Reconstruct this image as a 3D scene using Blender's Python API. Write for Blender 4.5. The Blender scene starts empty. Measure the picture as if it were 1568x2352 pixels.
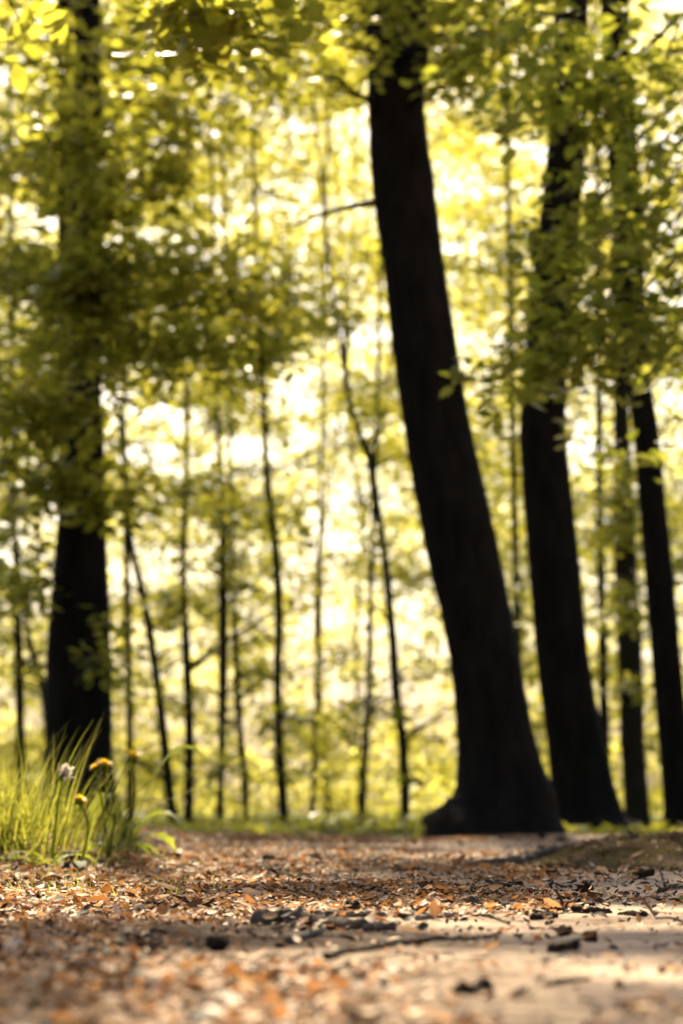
import bpy, math
import numpy as np
from mathutils import Vector

C = bpy.context.scene
COL = C.collection
rng = np.random.default_rng(11)

# ------------------------------------------------------------------ camera
CAM_H, LENS, FOCUS = 0.10, 85.0, 2.7
F = LENS / 36.0 * 1024.0
PITCH = math.atan((812 - 512) / F)
cam = bpy.data.objects.new("camera", bpy.data.cameras.new("camera"))
COL.objects.link(cam)
cam.location = (0, 0, CAM_H)
cam.rotation_euler = (math.pi / 2 + PITCH, 0, 0)
cam.data.sensor_fit = 'VERTICAL'
cam.data.sensor_height = 36.0
cam.data.sensor_width = 24.0
cam.data.lens = LENS
cam.data.clip_start = 0.05
cam.data.clip_end = 2000
cam.data.dof.use_dof = True
cam.data.dof.focus_distance = FOCUS
cam.data.dof.aperture_fstop = 7.8
C.camera = cam

# ------------------------------------------------------------------ sky and sun
SUN_EL, SUN_AZ = math.radians(40), math.radians(-7)      # azimuth from +Y towards +X
SUN = np.array([math.sin(SUN_AZ) * math.cos(SUN_EL), math.cos(SUN_AZ) * math.cos(SUN_EL), math.sin(SUN_EL)])
W = bpy.data.worlds.new("World")
C.world = W
W.use_nodes = True
wn = W.node_tree.nodes
bg = wn["Background"]
sky = wn.new("ShaderNodeTexSky")
sky.sky_type = 'NISHITA'
sky.sun_disc = False
sky.sun_elevation = SUN_EL
sky.sun_rotation = SUN_AZ
sky.air_density = 1.0
sky.dust_density = 5.0
W.node_tree.links.new(sky.outputs[0], bg.inputs[0])
bg.inputs[1].default_value = 0.05
sl = bpy.data.lights.new("sun", 'SUN')
sl.energy = 5.0
sl.angle = math.radians(0.5)
sl.color = (1.0, 0.85, 0.58)
so = bpy.data.objects.new("sun", sl)
COL.objects.link(so)
so.rotation_euler = Vector(-SUN).to_track_quat('-Z', 'Y').to_euler()

C.view_settings.view_transform = 'Standard'
C.view_settings.look = 'None'
C.view_settings.exposure = 2.1
C.view_settings.gamma = 1.0
try:
    C.view_settings.use_curve_mapping = False
    C.cycles.use_denoising = True
    C.cycles.max_bounces = 7
    C.cycles.diffuse_bounces = 4
    C.cycles.transmission_bounces = 4
    C.cycles.glossy_bounces = 2
    C.cycles.sample_clamp_indirect = 3.0
    C.cycles.sample_clamp_direct = 12.0
    C.cycles.caustics_reflective = False
    C.cycles.caustics_refractive = False
except Exception:
    pass

# ------------------------------------------------------------------ helpers
K = 682 / 1568.0            # survey pixels -> picture pixels
CP, SP = math.cos(PITCH), math.sin(PITCH)

def ray(dx, dy):
    u = (dx * K - 341) / F
    v = (512 - dy * K) / F
    return np.array([u, CP - v * SP, SP + v * CP])

def at(dx, dy, Y):
    """world point seen in survey direction (dx, dy) at distance Y in front"""
    r = ray(dx, dy)
    return np.array([0, 0, CAM_H]) + r * (Y / r[1])

def m_per(Y):               # metres per survey pixel at distance Y
    return K / F * Y

def vnoise(x, y, s=0):
    """smooth 2D value noise in 0..1"""
    x = np.asarray(x, float); y = np.asarray(y, float)
    xi, yi = np.floor(x), np.floor(y)
    fx, fy = x - xi, y - yi
    fx = fx * fx * (3 - 2 * fx); fy = fy * fy * (3 - 2 * fy)
    def h(a, b):
        t = np.sin(a * 127.1 + b * 311.7 + s * 74.7) * 43758.5453
        return t - np.floor(t)
    a = h(xi, yi) * (1 - fx) + h(xi + 1, yi) * fx
    b = h(xi, yi + 1) * (1 - fx) + h(xi + 1, yi + 1) * fx
    return a * (1 - fy) + b * fy

def ground_z(x, y):
    x = np.asarray(x, float); y = np.asarray(y, float)
    z = 0.016 * (vnoise(x * 2.1, y * 1.1, 1) - 0.5) + 0.009 * (vnoise(x * 7, y * 4, 2) - 0.5) + 0.004 * (vnoise(x * 23, y * 15, 3) - 0.5)
    z = z * np.clip(y / 2.0, 0.35, 1.0)
    far = np.clip((y - 10.5) / 6.0, 0, 1)
    z = z * (1 + 2 * far) - 0.05 * far
    # a low verge rising on the left, under the grass
    sx = np.clip((-0.30 - x) / 0.30, 0, 1); sx = sx * sx * (3 - 2 * sx)
    sy = np.clip((y - 3.3) / 1.3, 0, 1) * np.clip((9.5 - y) / 3.0, 0, 1); sy = sy * sy * (3 - 2 * sy)
    z = z + 0.046 * sx * sy
    return z

def ground_at(dx, dy):
    r = ray(dx, dy)
    ts = np.linspace(0.6, 14, 2600)
    P = np.array([0, 0, CAM_H]) + r * ts[:, None]
    below = P[:, 2] < ground_z(P[:, 0], P[:, 1])
    p = P[np.argmax(below)] if below.any() else P[-1]
    p[2] = float(ground_z(p[0], p[1]))
    return p

class MB:
    def __init__(s):
        s.v, s.f, s.m, s.n = [], [], [], 0
    def add(s, v, f, mi=0):
        v = np.asarray(v, float).reshape(-1, 3)
        f = np.asarray(f, int)
        s.v.append(v); s.f.append(f + s.n); s.m.append(np.full(len(f), mi)); s.n += len(v)
        return s
    def build(s, name, mats, parent=None, smooth=True):
        me = bpy.data.meshes.new(name)
        v = np.concatenate(s.v)
        if parent is not None:
            v = v - np.array(parent['base'])
        loops = np.concatenate([f.ravel() for f in s.f])
        tot = np.concatenate([np.full(len(f), f.shape[1]) for f in s.f])
        start = np.concatenate([[0], np.cumsum(tot)[:-1]])
        me.vertices.add(len(v)); me.vertices.foreach_set("co", v.astype(np.float32).ravel())
        me.loops.add(len(loops)); me.loops.foreach_set("vertex_index", loops.astype(np.int32))
        me.polygons.add(len(tot)); me.polygons.foreach_set("loop_start", start.astype(np.int32))
        for m in (mats if isinstance(mats, (list, tuple)) else [mats]):
            me.materials.append(m)
        me.polygons.foreach_set("material_index", np.concatenate(s.m).astype(np.int32))
        me.polygons.foreach_set("use_smooth", np.full(len(tot), smooth))
        me.update(calc_edges=True)
        o = bpy.data.objects.new(name, me)
        COL.objects.link(o)
        if parent is not None:
            o.parent = parent
        return o

def thing(name, label, cat, base, group=None):
    o = bpy.data.objects.new(name, None)
    o.empty_display_size = 0.1
    COL.objects.link(o)
    o.location = base
    o['base'] = [float(c) for c in base]
    o['label'] = label; o['category'] = cat
    if group: o['group'] = group
    return o

def tag(o, label, cat, group=None):
    o['label'] = label; o['category'] = cat
    if group: o['group'] = group
    return o

def tube(pts, rad, seg=10, rough=0.0, flat=1.0, cap=True, lobes=None):
    pts = np.asarray(pts, float); rad = np.asarray(rad, float)
    n = len(pts)
    tang = np.gradient(pts, axis=0)
    tang /= np.linalg.norm(tang, axis=1)[:, None] + 1e-12
    ref = np.array([0, 1.0, 0]) if abs(tang[:, 1]).mean() < 0.8 else np.array([1.0, 0, 0])
    a = np.cross(tang, ref); a /= np.linalg.norm(a, axis=1)[:, None] + 1e-12
    b = np.cross(a, tang)
    th = np.linspace(0, 2 * np.pi, seg, endpoint=False)
    r = rad[:, None] * (1 + rough * rng.normal(size=(n, seg)))
    if lobes is not None:
        r = r * (1 + lobes[:, None] * np.cos(5 * th + 0.6)[None] + 0.6 * lobes[:, None] * np.cos(3 * th + 2.0)[None])
    v = pts[:, None, :] + r[..., None] * (np.cos(th)[None, :, None] * a[:, None, :] + flat * np.sin(th)[None, :, None] * b[:, None, :])
    i = np.arange(n - 1)[:, None] * seg; j = np.arange(seg)[None, :]; k = (j + 1) % seg
    f = np.stack([i + j, i + k, i + seg + k, i + seg + j], -1).reshape(-1, 4)
    v = v.reshape(-1, 3)
    if cap:
        nv = len(v)
        v = np.concatenate([v, pts[:1], pts[-1:]])
        fc = [[(x + 1) % seg, x, nv, nv] for x in range(seg)] + [[nv - 1 - seg + x - 0 + 0, nv - seg + (x + 1) % seg, nv + 1, nv + 1] for x in range(0)]
        fc2 = [[nv - seg + x, nv - seg + (x + 1) % seg, nv + 1] for x in range(seg)]
        fc1 = [[(x + 1) % seg, x, nv] for x in range(seg)]
        return v, f, np.array(fc1 + fc2)
    return v, f, None

def add_tube(mb, pts, rad, seg=10, rough=0.0, flat=1.0, mi=0, lobes=None):
    v, f, c = tube(pts, rad, seg, rough, flat, True, lobes)
    n0 = mb.n
    mb.add(v, f, mi)
    if c is not None:
        mb.f.append(c + n0); mb.m.append(np.full(len(c), mi))

def smooth_path(pts, n=24):
    """Catmull-Rom resample of rows (any number of columns)"""
    p = np.asarray(pts, float)
    if len(p) == 2:
        t = np.linspace(0, 1, n)[:, None]
        return p[0] * (1 - t) + p[1] * t
    q = np.concatenate([[2 * p[0] - p[1]], p, [2 * p[-1] - p[-2]]])
    out = []
    ts = np.linspace(0, len(p) - 1 - 1e-9, n)
    for t in ts:
        i = int(t); u = t - i
        a, b, c, d = q[i], q[i + 1], q[i + 2], q[i + 3]
        out.append(0.5 * (2 * b + (c - a) * u + (2 * a - 5 * b + 4 * c - d) * u * u + (3 * b - a - 3 * c + d) * u ** 3))
    return np.array(out)

LEAF6 = np.array([[0, 0], [0.28, 0.27], [0.66, 0.25], [1.0, 0], [0.66, -0.25], [0.28, -0.27]])
LEAF4 = np.array([[0, 0], [0.45, 0.30], [1.0, 0], [0.45, -0.30]])

def unit(v):
    return v / (np.linalg.norm(v, axis=-1, keepdims=True) + 1e-12)

def leaves(mb, pos, normal, axis, L, shape=LEAF6, fold=0.12, droop=0.10, mi=0):
    n = unit(normal)
    a = unit(axis - n * (axis * n).sum(-1, keepdims=True))
    b = np.cross(n, a)
    u, w = shape[:, 0], shape[:, 1]
    L = L[:, None, None]
    v = pos[:, None, :] + L * (u[None, :, None] * a[:, None, :] + w[None, :, None] * b[:, None, :]
        + (np.abs(w)[None, :, None] * fold - droop * (u ** 2)[None, :, None]) * n[:, None, :])
    k = len(shape)
    mb.add(v.reshape(-1, 3), np.arange(len(pos) * k).reshape(-1, k), mi)

# gaps cut in the unseen canopy so direct sun falls on chosen ground patches
def open_sun(gx, gy):
    """0 = closed canopy above this ground point (towards the sun) .. 1 = open"""
    wob = 0.30 * (vnoise(gx * 2.3 + 3, gy * 1.4, 21) - 0.5)
    y = gy + wob
    o = np.zeros_like(gx)
    def put(m, val):
        o[m] = np.maximum(o[m], val)
    put((y > 2.15) & (y < 3.05) & (gx < 0.10), 1.0)
    put((y > 1.95) & (y < 2.50) & (gx >= 0.0), 1.0)
    put((y > 1.0) & (y < 1.90) & (gx > -0.14) & (gx < 0.10), 1.0)
    put((y > 1.27) & (y < 1.55) & (gx > 0.05), 1.0)
    put((y > 2.9) & (y < 7.6) & (gx < -0.10 - 0.03 * y) & (gx > -1.1), 0.9)
    put((y > 2.9) & (y < 5.2) & (gx < 0.05), 0.80)
    put((y > 5.2) & (y < 10.5) & (gx < 0.6) & (gx > -1.0), 0.92)
    put((y > 6.0) & (y < 9.5) & (gx > 0.2), 0.9)
    put(gy > 3.0, 0.35)
    put(gy <= 3.0, 0.28)
    put((gx > 0.6) & (gy > 2.5), 0.65)
    put((gx < -1.0) & (gy > 2.5), 0.15)
    put(gy > 11.5, 0.15)
    return o

def through_gaps(p):
    """leaves that remain once the gaps are opened"""
    g = p - SUN * (p[:, 2] / SUN[2])[:, None]
    near = (np.abs(g[:, 0]) < 3.0) & (g[:, 1] > 0.3) & (g[:, 1] < 14)
    o = open_sun(g[:, 0], g[:, 1])
    return ~(near & (rng.random(len(p)) < o))

def off_the_grass(p):  # drops leaves whose shadow would fall on the grass
    g = p - SUN * (p[:, 2] / SUN[2])[:, None]
    m = (g[:, 0] > -1.3) & (g[:, 0] < -0.25) & (g[:, 1] > 3.4) & (g[:, 1] < 7.3)
    return ~(m & (rng.random(len(p)) < 0.92))

def sprays(mb, c, r, n, per=26, R=0.28, L=0.065, tilt=0.20, jit=0.38, shape=LEAF6, clear=True, mi=0, thick=0.035, shell=False):
    """flat beech sprays of leaves filling an ellipsoid"""
    d = unit(rng.normal(size=(n, 3)))
    rr = rng.random(n) ** (1 / 3)
    if shell: rr = 0.55 + 0.45 * rr
    sc = np.asarray(c) + d * rr[:, None] * np.asarray(r)
    sn = unit(np.stack([rng.normal(0, tilt, n), rng.normal(0, tilt, n), np.ones(n)], -1))
    i = np.repeat(np.arange(n), per)
    N = len(i)
    th = rng.random(N) * 2 * np.pi
    rad = R * np.sqrt(rng.random(N)) * (0.6 + 0.8 * rng.random(n))[i]
    rv = np.stack([np.cos(th), np.sin(th), np.zeros(N)], -1)
    nn = sn[i]
    rv = unit(rv - nn * (rv * nn).sum(-1, keepdims=True))
    pos = sc[i] + rv * rad[:, None] + nn * rng.normal(0, thick, N)[:, None] - np.array([0, 0, 1]) * (0.35 * rad ** 2 / R)[:, None]
    nrm = unit(nn + rng.normal(0, jit, (N, 3)))
    ax = unit(rv + rng.normal(0, 0.5, (N, 3)))
    ll = L * (0.7 + 0.6 * rng.random(N))
    if clear:
        k = through_gaps(pos)
        pos, nrm, ax, ll = pos[k], nrm[k], ax[k], ll[k]
    elif np.asarray(c)[1] < 20:
        k = off_the_grass(pos)
        pos, nrm, ax, ll = pos[k], nrm[k], ax[k], ll[k]
    k = pos[:, 2] > 0.04
    leaves(mb, pos[k], nrm[k], ax[k], ll[k], shape, mi=mi)

# ------------------------------------------------------------------ materials
def nodes(name):
    m = bpy.data.materials.new(name)
    m.use_nodes = True
    nt = m.node_tree
    return m, nt, nt.nodes["Principled BSDF"], nt.nodes["Material Output"]

def N(nt, t, **kw):
    n = nt.nodes.new(t)
    for k, v in kw.items():
        if k in n.inputs: n.inputs[k].default_value = v
        else: setattr(n, k, v)
    return n

def ramp(nt, src, stops, interp='LINEAR'):
    r = nt.nodes.new("ShaderNodeValToRGB")
    r.color_ramp.interpolation = interp
    el = r.color_ramp.elements
    while len(el) < len(stops): el.new(0.5)
    for e, (p, c) in zip(el, stops):
        e.position = p; e.color = (*c, 1)
    nt.links.new(src, r.inputs[0])
    return r.outputs[0]

def leaf_mat(name, refl, trans, mix=0.5, rough=0.45, spec=0.4):
    m, nt, p, out = nodes(name)
    g = nt.nodes.new("ShaderNodeNewGeometry")
    rnd = g.outputs["Random Per Island"]
    c1 = ramp(nt, rnd, [(0, refl[0]), (0.5, refl[1]), (1, refl[2])])
    c2 = ramp(nt, rnd, [(0, trans[0]), (0.5, trans[1]), (1, trans[2])])
    nt.links.new(c1, p.inputs["Base Color"])
    p.inputs["Roughness"].default_value = rough
    p.inputs["Specular IOR Level"].default_value = spec
    t = nt.nodes.new("ShaderNodeBsdfTranslucent")
    nt.links.new(c2, t.inputs[0])
    mx = nt.nodes.new("ShaderNodeMixShader")
    mx.inputs[0].default_value = mix
    nt.links.new(p.outputs[0], mx.inputs[1]); nt.links.new(t.outputs[0], mx.inputs[2])
    nt.links.new(mx.outputs[0], out.inputs[0])
    return m

LEAF = leaf_mat("beech_leaf", [(0.040, 0.055, 0.012), (0.06, 0.078, 0.016), (0.085, 0.095, 0.02)],
                [(0.40, 0.40, 0.035), (0.55, 0.52, 0.05), (0.66, 0.60, 0.08)], 0.5)
GREENLEAF = leaf_mat("beech_leaf_green", [(0.035, 0.055, 0.012), (0.055, 0.08, 0.018), (0.08, 0.10, 0.022)],
                [(0.30, 0.33, 0.025), (0.45, 0.46, 0.04), (0.62, 0.58, 0.08)], 0.5)
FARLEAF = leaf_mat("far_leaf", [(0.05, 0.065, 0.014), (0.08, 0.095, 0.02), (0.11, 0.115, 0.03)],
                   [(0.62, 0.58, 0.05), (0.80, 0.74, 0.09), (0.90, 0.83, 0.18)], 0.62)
GRASS = leaf_mat("grass_blade", [(0.035, 0.048, 0.012), (0.055, 0.065, 0.015), (0.10, 0.095, 0.035)],
                 [(0.16, 0.18, 0.015), (0.34, 0.34, 0.03), (0.54, 0.49, 0.09)], 0.45)
WEED = leaf_mat("weed_leaf", [(0.045, 0.075, 0.015), (0.06, 0.09, 0.02), (0.07, 0.10, 0.02)],
                [(0.26, 0.31, 0.03), (0.34, 0.38, 0.04), (0.40, 0.42, 0.05)], 0.5, 0.65, 0.12)
PETAL = leaf_mat("dandelion_petal", [(0.78, 0.52, 0.01), (0.82, 0.58, 0.015), (0.84, 0.62, 0.02)],
                 [(0.9, 0.62, 0.02), (0.92, 0.68, 0.02), (0.95, 0.74, 0.03)], 0.68)
PAPPUS = leaf_mat("white_tuft", [(0.72, 0.64, 0.52)] * 3, [(0.8, 0.72, 0.58)] * 3, 0.4)

def bark_mat(name, c0, c1, scale=14.0, moss=None):
    m, nt, p, out = nodes(name)
    tc = nt.nodes.new("ShaderNodeTexCoord")
    mp = nt.nodes.new("ShaderNodeMapping")
    mp.inputs["Scale"].default_value = (1, 1, 0.35)
    nt.links.new(tc.outputs["Object"], mp.inputs[0])
    n = N(nt, "ShaderNodeTexNoise", Scale=scale, Detail=8.0, Roughness=0.65)
    nt.links.new(mp.outputs[0], n.inputs["Vector"])
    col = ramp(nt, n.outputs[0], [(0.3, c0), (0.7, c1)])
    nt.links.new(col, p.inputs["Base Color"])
    p.inputs["Roughness"].default_value = 0.9
    p.inputs["Specular IOR Level"].default_value = 0.06
    b = N(nt, "ShaderNodeBump", Strength=0.7, Distance=0.02)
    nt.links.new(n.outputs[0], b.inputs["Height"])
    nt.links.new(b.outputs[0], p.inputs["Normal"])
    return m

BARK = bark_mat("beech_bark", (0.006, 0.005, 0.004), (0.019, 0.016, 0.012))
SAPBARK = bark_mat("sapling_bark", (0.014, 0.011, 0.007), (0.04, 0.033, 0.022), 30)
TWIG = bark_mat("twig_bark", (0.022, 0.016, 0.012), (0.085, 0.062, 0.045), 160)
PALETWIG = bark_mat("pale_twig_bark", (0.10, 0.075, 0.055), (0.42, 0.36, 0.29), 130)
GREYROOT = bark_mat("grey_root_bark", (0.075, 0.052, 0.036), (0.28, 0.21, 0.15), 90)
HUSK = bark_mat("husk_brown", (0.018, 0.011, 0.008), (0.10, 0.060, 0.036), 260)
CHIP = bark_mat("bark_chip_brown", (0.02, 0.013, 0.009), (0.075, 0.045, 0.03), 150)
SUNLIT_TOP = bark_mat("sunlit_block_top", (0.36, 0.29, 0.22), (0.58, 0.50, 0.42), 120)  # pale tone paints the sun on the wood block's top

def island_mat(name, stops, rough=0.7, trans=0.0, interp='LINEAR'):
    m, nt, p, out = nodes(name)
    g = nt.nodes.new("ShaderNodeNewGeometry")
    col = ramp(nt, g.outputs["Random Per Island"], stops, interp)
    tc = nt.nodes.new("ShaderNodeTexCoord")
    n = N(nt, "ShaderNodeTexNoise", Scale=320.0, Detail=3.0)
    nt.links.new(tc.outputs["Object"], n.inputs["Vector"])
    mul = N(nt, "ShaderNodeMix", data_type='RGBA', blend_type='MULTIPLY')
    mul.inputs[0].default_value = 0.35
    nt.links.new(col, mul.inputs[6]); nt.links.new(n.outputs[0], mul.inputs[7])
    nt.links.new(mul.outputs[2], p.inputs["Base Color"])
    p.inputs["Roughness"].default_value = rough
    p.inputs["Specular IOR Level"].default_value = 0.22
    if trans:
        t = nt.nodes.new("ShaderNodeBsdfTranslucent")
        nt.links.new(mul.outputs[2], t.inputs[0])
        mx = nt.nodes.new("ShaderNodeMixShader"); mx.inputs[0].default_value = trans
        nt.links.new(p.outputs[0], mx.inputs[1]); nt.links.new(t.outputs[0], mx.inputs[2])
        nt.links.new(mx.outputs[0], out.inputs[0])
    return m

LITTER = island_mat("leaf_litter_bits", [(0.0, (0.02, 0.012, 0.008)), (0.20, (0.06, 0.028, 0.014)), (0.32, (0.34, 0.14, 0.04)),
                    (0.60, (0.58, 0.26, 0.08)), (0.84, (0.68, 0.40, 0.19)), (1.0, (0.74, 0.57, 0.42))], 0.6, 0.30)
DARKBIT = island_mat("dark_litter_bits", [(0.0, (0.012, 0.008, 0.006)), (0.6, (0.04, 0.024, 0.015)), (1.0, (0.14, 0.07, 0.03))], 0.8, 0.1)
DRYLEAF = island_mat("dry_leaf_brown", [(0.0, (0.20, 0.085, 0.035)), (0.5, (0.36, 0.17, 0.07)), (1.0, (0.50, 0.28, 0.13))], 0.6, 0.35)
DARKLEAF = island_mat("dark_leaf_brown", [(0.0, (0.05, 0.03, 0.02)), (1.0, (0.10, 0.055, 0.035))], 0.6, 0.2)

def ground_mat():
    m, nt, p, out = nodes("forest_ground")
    L = nt.links
    tc = nt.nodes.new("ShaderNodeTexCoord"); V = tc.outputs["Object"]
    sep = nt.nodes.new("ShaderNodeSeparateXYZ"); L.new(V, sep.inputs[0])
    fine = N(nt, "ShaderNodeTexNoise", Scale=420.0, Detail=6.0, Roughness=0.7); L.new(V, fine.inputs["Vector"])
    mid = N(nt, "ShaderNodeTexNoise", Scale=26.0, Detail=7.0, Roughness=0.65); L.new(V, mid.inputs["Vector"])
    big = N(nt, "ShaderNodeTexNoise", Scale=2.6, Detail=5.0, Roughness=0.6); L.new(V, big.inputs["Vector"])
    sand = ramp(nt, fine.outputs[0], [(0.25, (0.17, 0.11, 0.075)), (0.5, (0.39, 0.285, 0.205)), (0.75, (0.56, 0.43, 0.325))])
    humus = ramp(nt, fine.outputs[0], [(0.3, (0.03, 0.017, 0.010)), (0.6, (0.10, 0.052, 0.026)), (0.8, (0.24, 0.13, 0.065))])  # dark soil, also painting the shadow in gaps between litter bits
    # more humus on the left, bare trodden sand on the right
    a = N(nt, "ShaderNodeMath", operation='MULTIPLY'); a.inputs[1].default_value = -0.9; L.new(sep.outputs[0], a.inputs[0])
    b = N(nt, "ShaderNodeMath", operation='ADD'); L.new(a.outputs[0], b.inputs[0]); L.new(big.outputs[0], b.inputs[1])
    c = N(nt, "ShaderNodeMath", operation='ADD'); L.new(b.outputs[0], c.inputs[0]); 
    d = N(nt, "ShaderNodeMath", operation='MULTIPLY'); d.inputs[1].default_value = 0.7; L.new(mid.outputs[0], d.inputs[0]); L.new(d.outputs[0], c.inputs[1])
    fac = ramp(nt, c.outputs[0], [(0.62, (0, 0, 0)), (0.92, (1, 1, 1))])
    mx = N(nt, "ShaderNodeMix", data_type='RGBA'); L.new(fac, mx.inputs[0]); L.new(sand, mx.inputs[6]); L.new(humus, mx.inputs[7])
    green = ramp(nt, mid.outputs[0], [(0.3, (0.035, 0.045, 0.012)), (0.6, (0.08, 0.095, 0.022)), (0.8, (0.15, 0.14, 0.05))])
    yy = N(nt, "ShaderNodeMapRange"); yy.inputs[1].default_value = 10.3; yy.inputs[2].default_value = 12.0; L.new(sep.outputs[1], yy.inputs[0])
    mg = N(nt, "ShaderNodeMix", data_type='RGBA'); L.new(yy.outputs[0], mg.inputs[0]); L.new(mx.outputs[2], mg.inputs[6]); L.new(green, mg.inputs[7])
    L.new(mg.outputs[2], p.inputs["Base Color"])
    p.inputs["Roughness"].default_value = 0.95
    p.inputs["Specular IOR Level"].default_value = 0.1
    b1 = N(nt, "ShaderNodeBump", Strength=0.6, Distance=0.004); L.new(fine.outputs[0], b1.inputs["Height"])
    b2 = N(nt, "ShaderNodeBump", Strength=0.7, Distance=0.02); L.new(mid.outputs[0], b2.inputs["Height"]); L.new(b1.outputs[0], b2.inputs["Normal"])
    L.new(b2.outputs[0], p.inputs["Normal"])
    return m
GROUND = ground_mat()

def moss_mat():
    m, nt, p, out = nodes("mossy_earth")
    L = nt.links
    tc = nt.nodes.new("ShaderNodeTexCoord"); V = tc.outputs["Object"]
    n1 = N(nt, "ShaderNodeTexNoise", Scale=160.0, Detail=6.0, Roughness=0.7); L.new(V, n1.inputs["Vector"])
    n2 = N(nt, "ShaderNodeTexNoise", Scale=16.0, Detail=4.0); L.new(V, n2.inputs["Vector"])
    c1 = ramp(nt, n1.outputs[0], [(0.3, (0.018, 0.014, 0.004)), (0.55, (0.075, 0.055, 0.011)), (0.75, (0.17, 0.12, 0.025))])
    c2 = ramp(nt, n1.outputs[0], [(0.3, (0.02, 0.013, 0.008)), (0.7, (0.09, 0.05, 0.026))])
    f = ramp(nt, n2.outputs[0], [(0.42, (0, 0, 0)), (0.58, (1, 1, 1))])
    mx = N(nt, "ShaderNodeMix", data_type='RGBA'); L.new(f, mx.inputs[0]); L.new(c1, mx.inputs[6]); L.new(c2, mx.inputs[7])
    L.new(mx.outputs[2], p.inputs["Base Color"])
    p.inputs["Roughness"].default_value = 0.95
    p.inputs["Specular IOR Level"].default_value = 0.03
    b = N(nt, "ShaderNodeBump", Strength=1.0, Distance=0.006); L.new(n1.outputs[0], b.inputs["Height"]); L.new(b.outputs[0], p.inputs["Normal"])
    return m
MOSS = moss_mat()

# ------------------------------------------------------------------ ground
gy = np.concatenate([np.linspace(-6, 0.4, 14)[:-1], np.geomspace(0.4, 14, 330), np.geomspace(14, 900, 60)[1:]])
gu = np.linspace(-1, 1, 221)
gxs = np.sign(gu) * (np.abs(gu) * 1.6 + 1100 * np.abs(gu) ** 9)
X, Y = np.meshgrid(gxs, gy)
Z = ground_z(X, Y)
nr, nc = X.shape
ii = np.arange(nr - 1)[:, None] * nc + np.arange(nc - 1)[None, :]
gf = np.stack([ii, ii + 1, ii + nc + 1, ii + nc], -1).reshape(-1, 4)
g = MB().add(np.stack([X, Y, Z], -1), gf).build("ground", GROUND)
g['kind'] = 'structure'

# mossy hump of earth on the right of the path
hx = np.linspace(0.10, 1.60, 420); hy = np.linspace(4.0, 6.6, 300)
X, Y = np.meshgrid(hx, hy)
prof = np.clip((X - 0.24) / 0.42, 0, 1); prof = prof * prof * (3 - 2 * prof) * np.clip((1.58 - X) / 0.55, 0, 1) ** 0.8
across = np.clip(1 - np.abs((Y - 5.0) / np.where(Y < 5.0, 0.95, 1.4)), 0, 1); across = across * across * (3 - 2 * across)
Hh = 0.066 * prof * across * (0.85 + 0.3 * vnoise(X * 5, Y * 3, 8)) * 0.93 + 0.006 * prof * across * (vnoise(X * 40, Y * 30, 9) - 0.5)
Hh = Hh + prof * across * (0.010 * (vnoise(X * 90, Y * 60, 61) - 0.5) + 0.012 * (vnoise(X * 28, Y * 14, 62) - 0.4)) - 0.010 + 0.004 * prof
def hump_z(x, y):
    return None
nr, nc = X.shape
ii = np.arange(nr - 1)[:, None] * nc + np.arange(nc - 1)[None, :]
gf = np.stack([ii, ii + 1, ii + nc + 1, ii + nc], -1).reshape(-1, 4)
hm = MB().add(np.stack([X, Y, ground_z(X, Y) + Hh], -1), gf).build("mossy_mound", MOSS)
hm['kind'] = 'structure'
def top_z(x, y):
    z = float(ground_z(x, y))
    if 0.1 < x < 1.6 and 4.0 < y < 6.6:
        j = int(round((x - 0.10) / 1.5 * 419)); i = int(round((y - 4.0) / 2.6 * 299))
        z = max(z, z + Hh[i, j])
    return z

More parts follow.
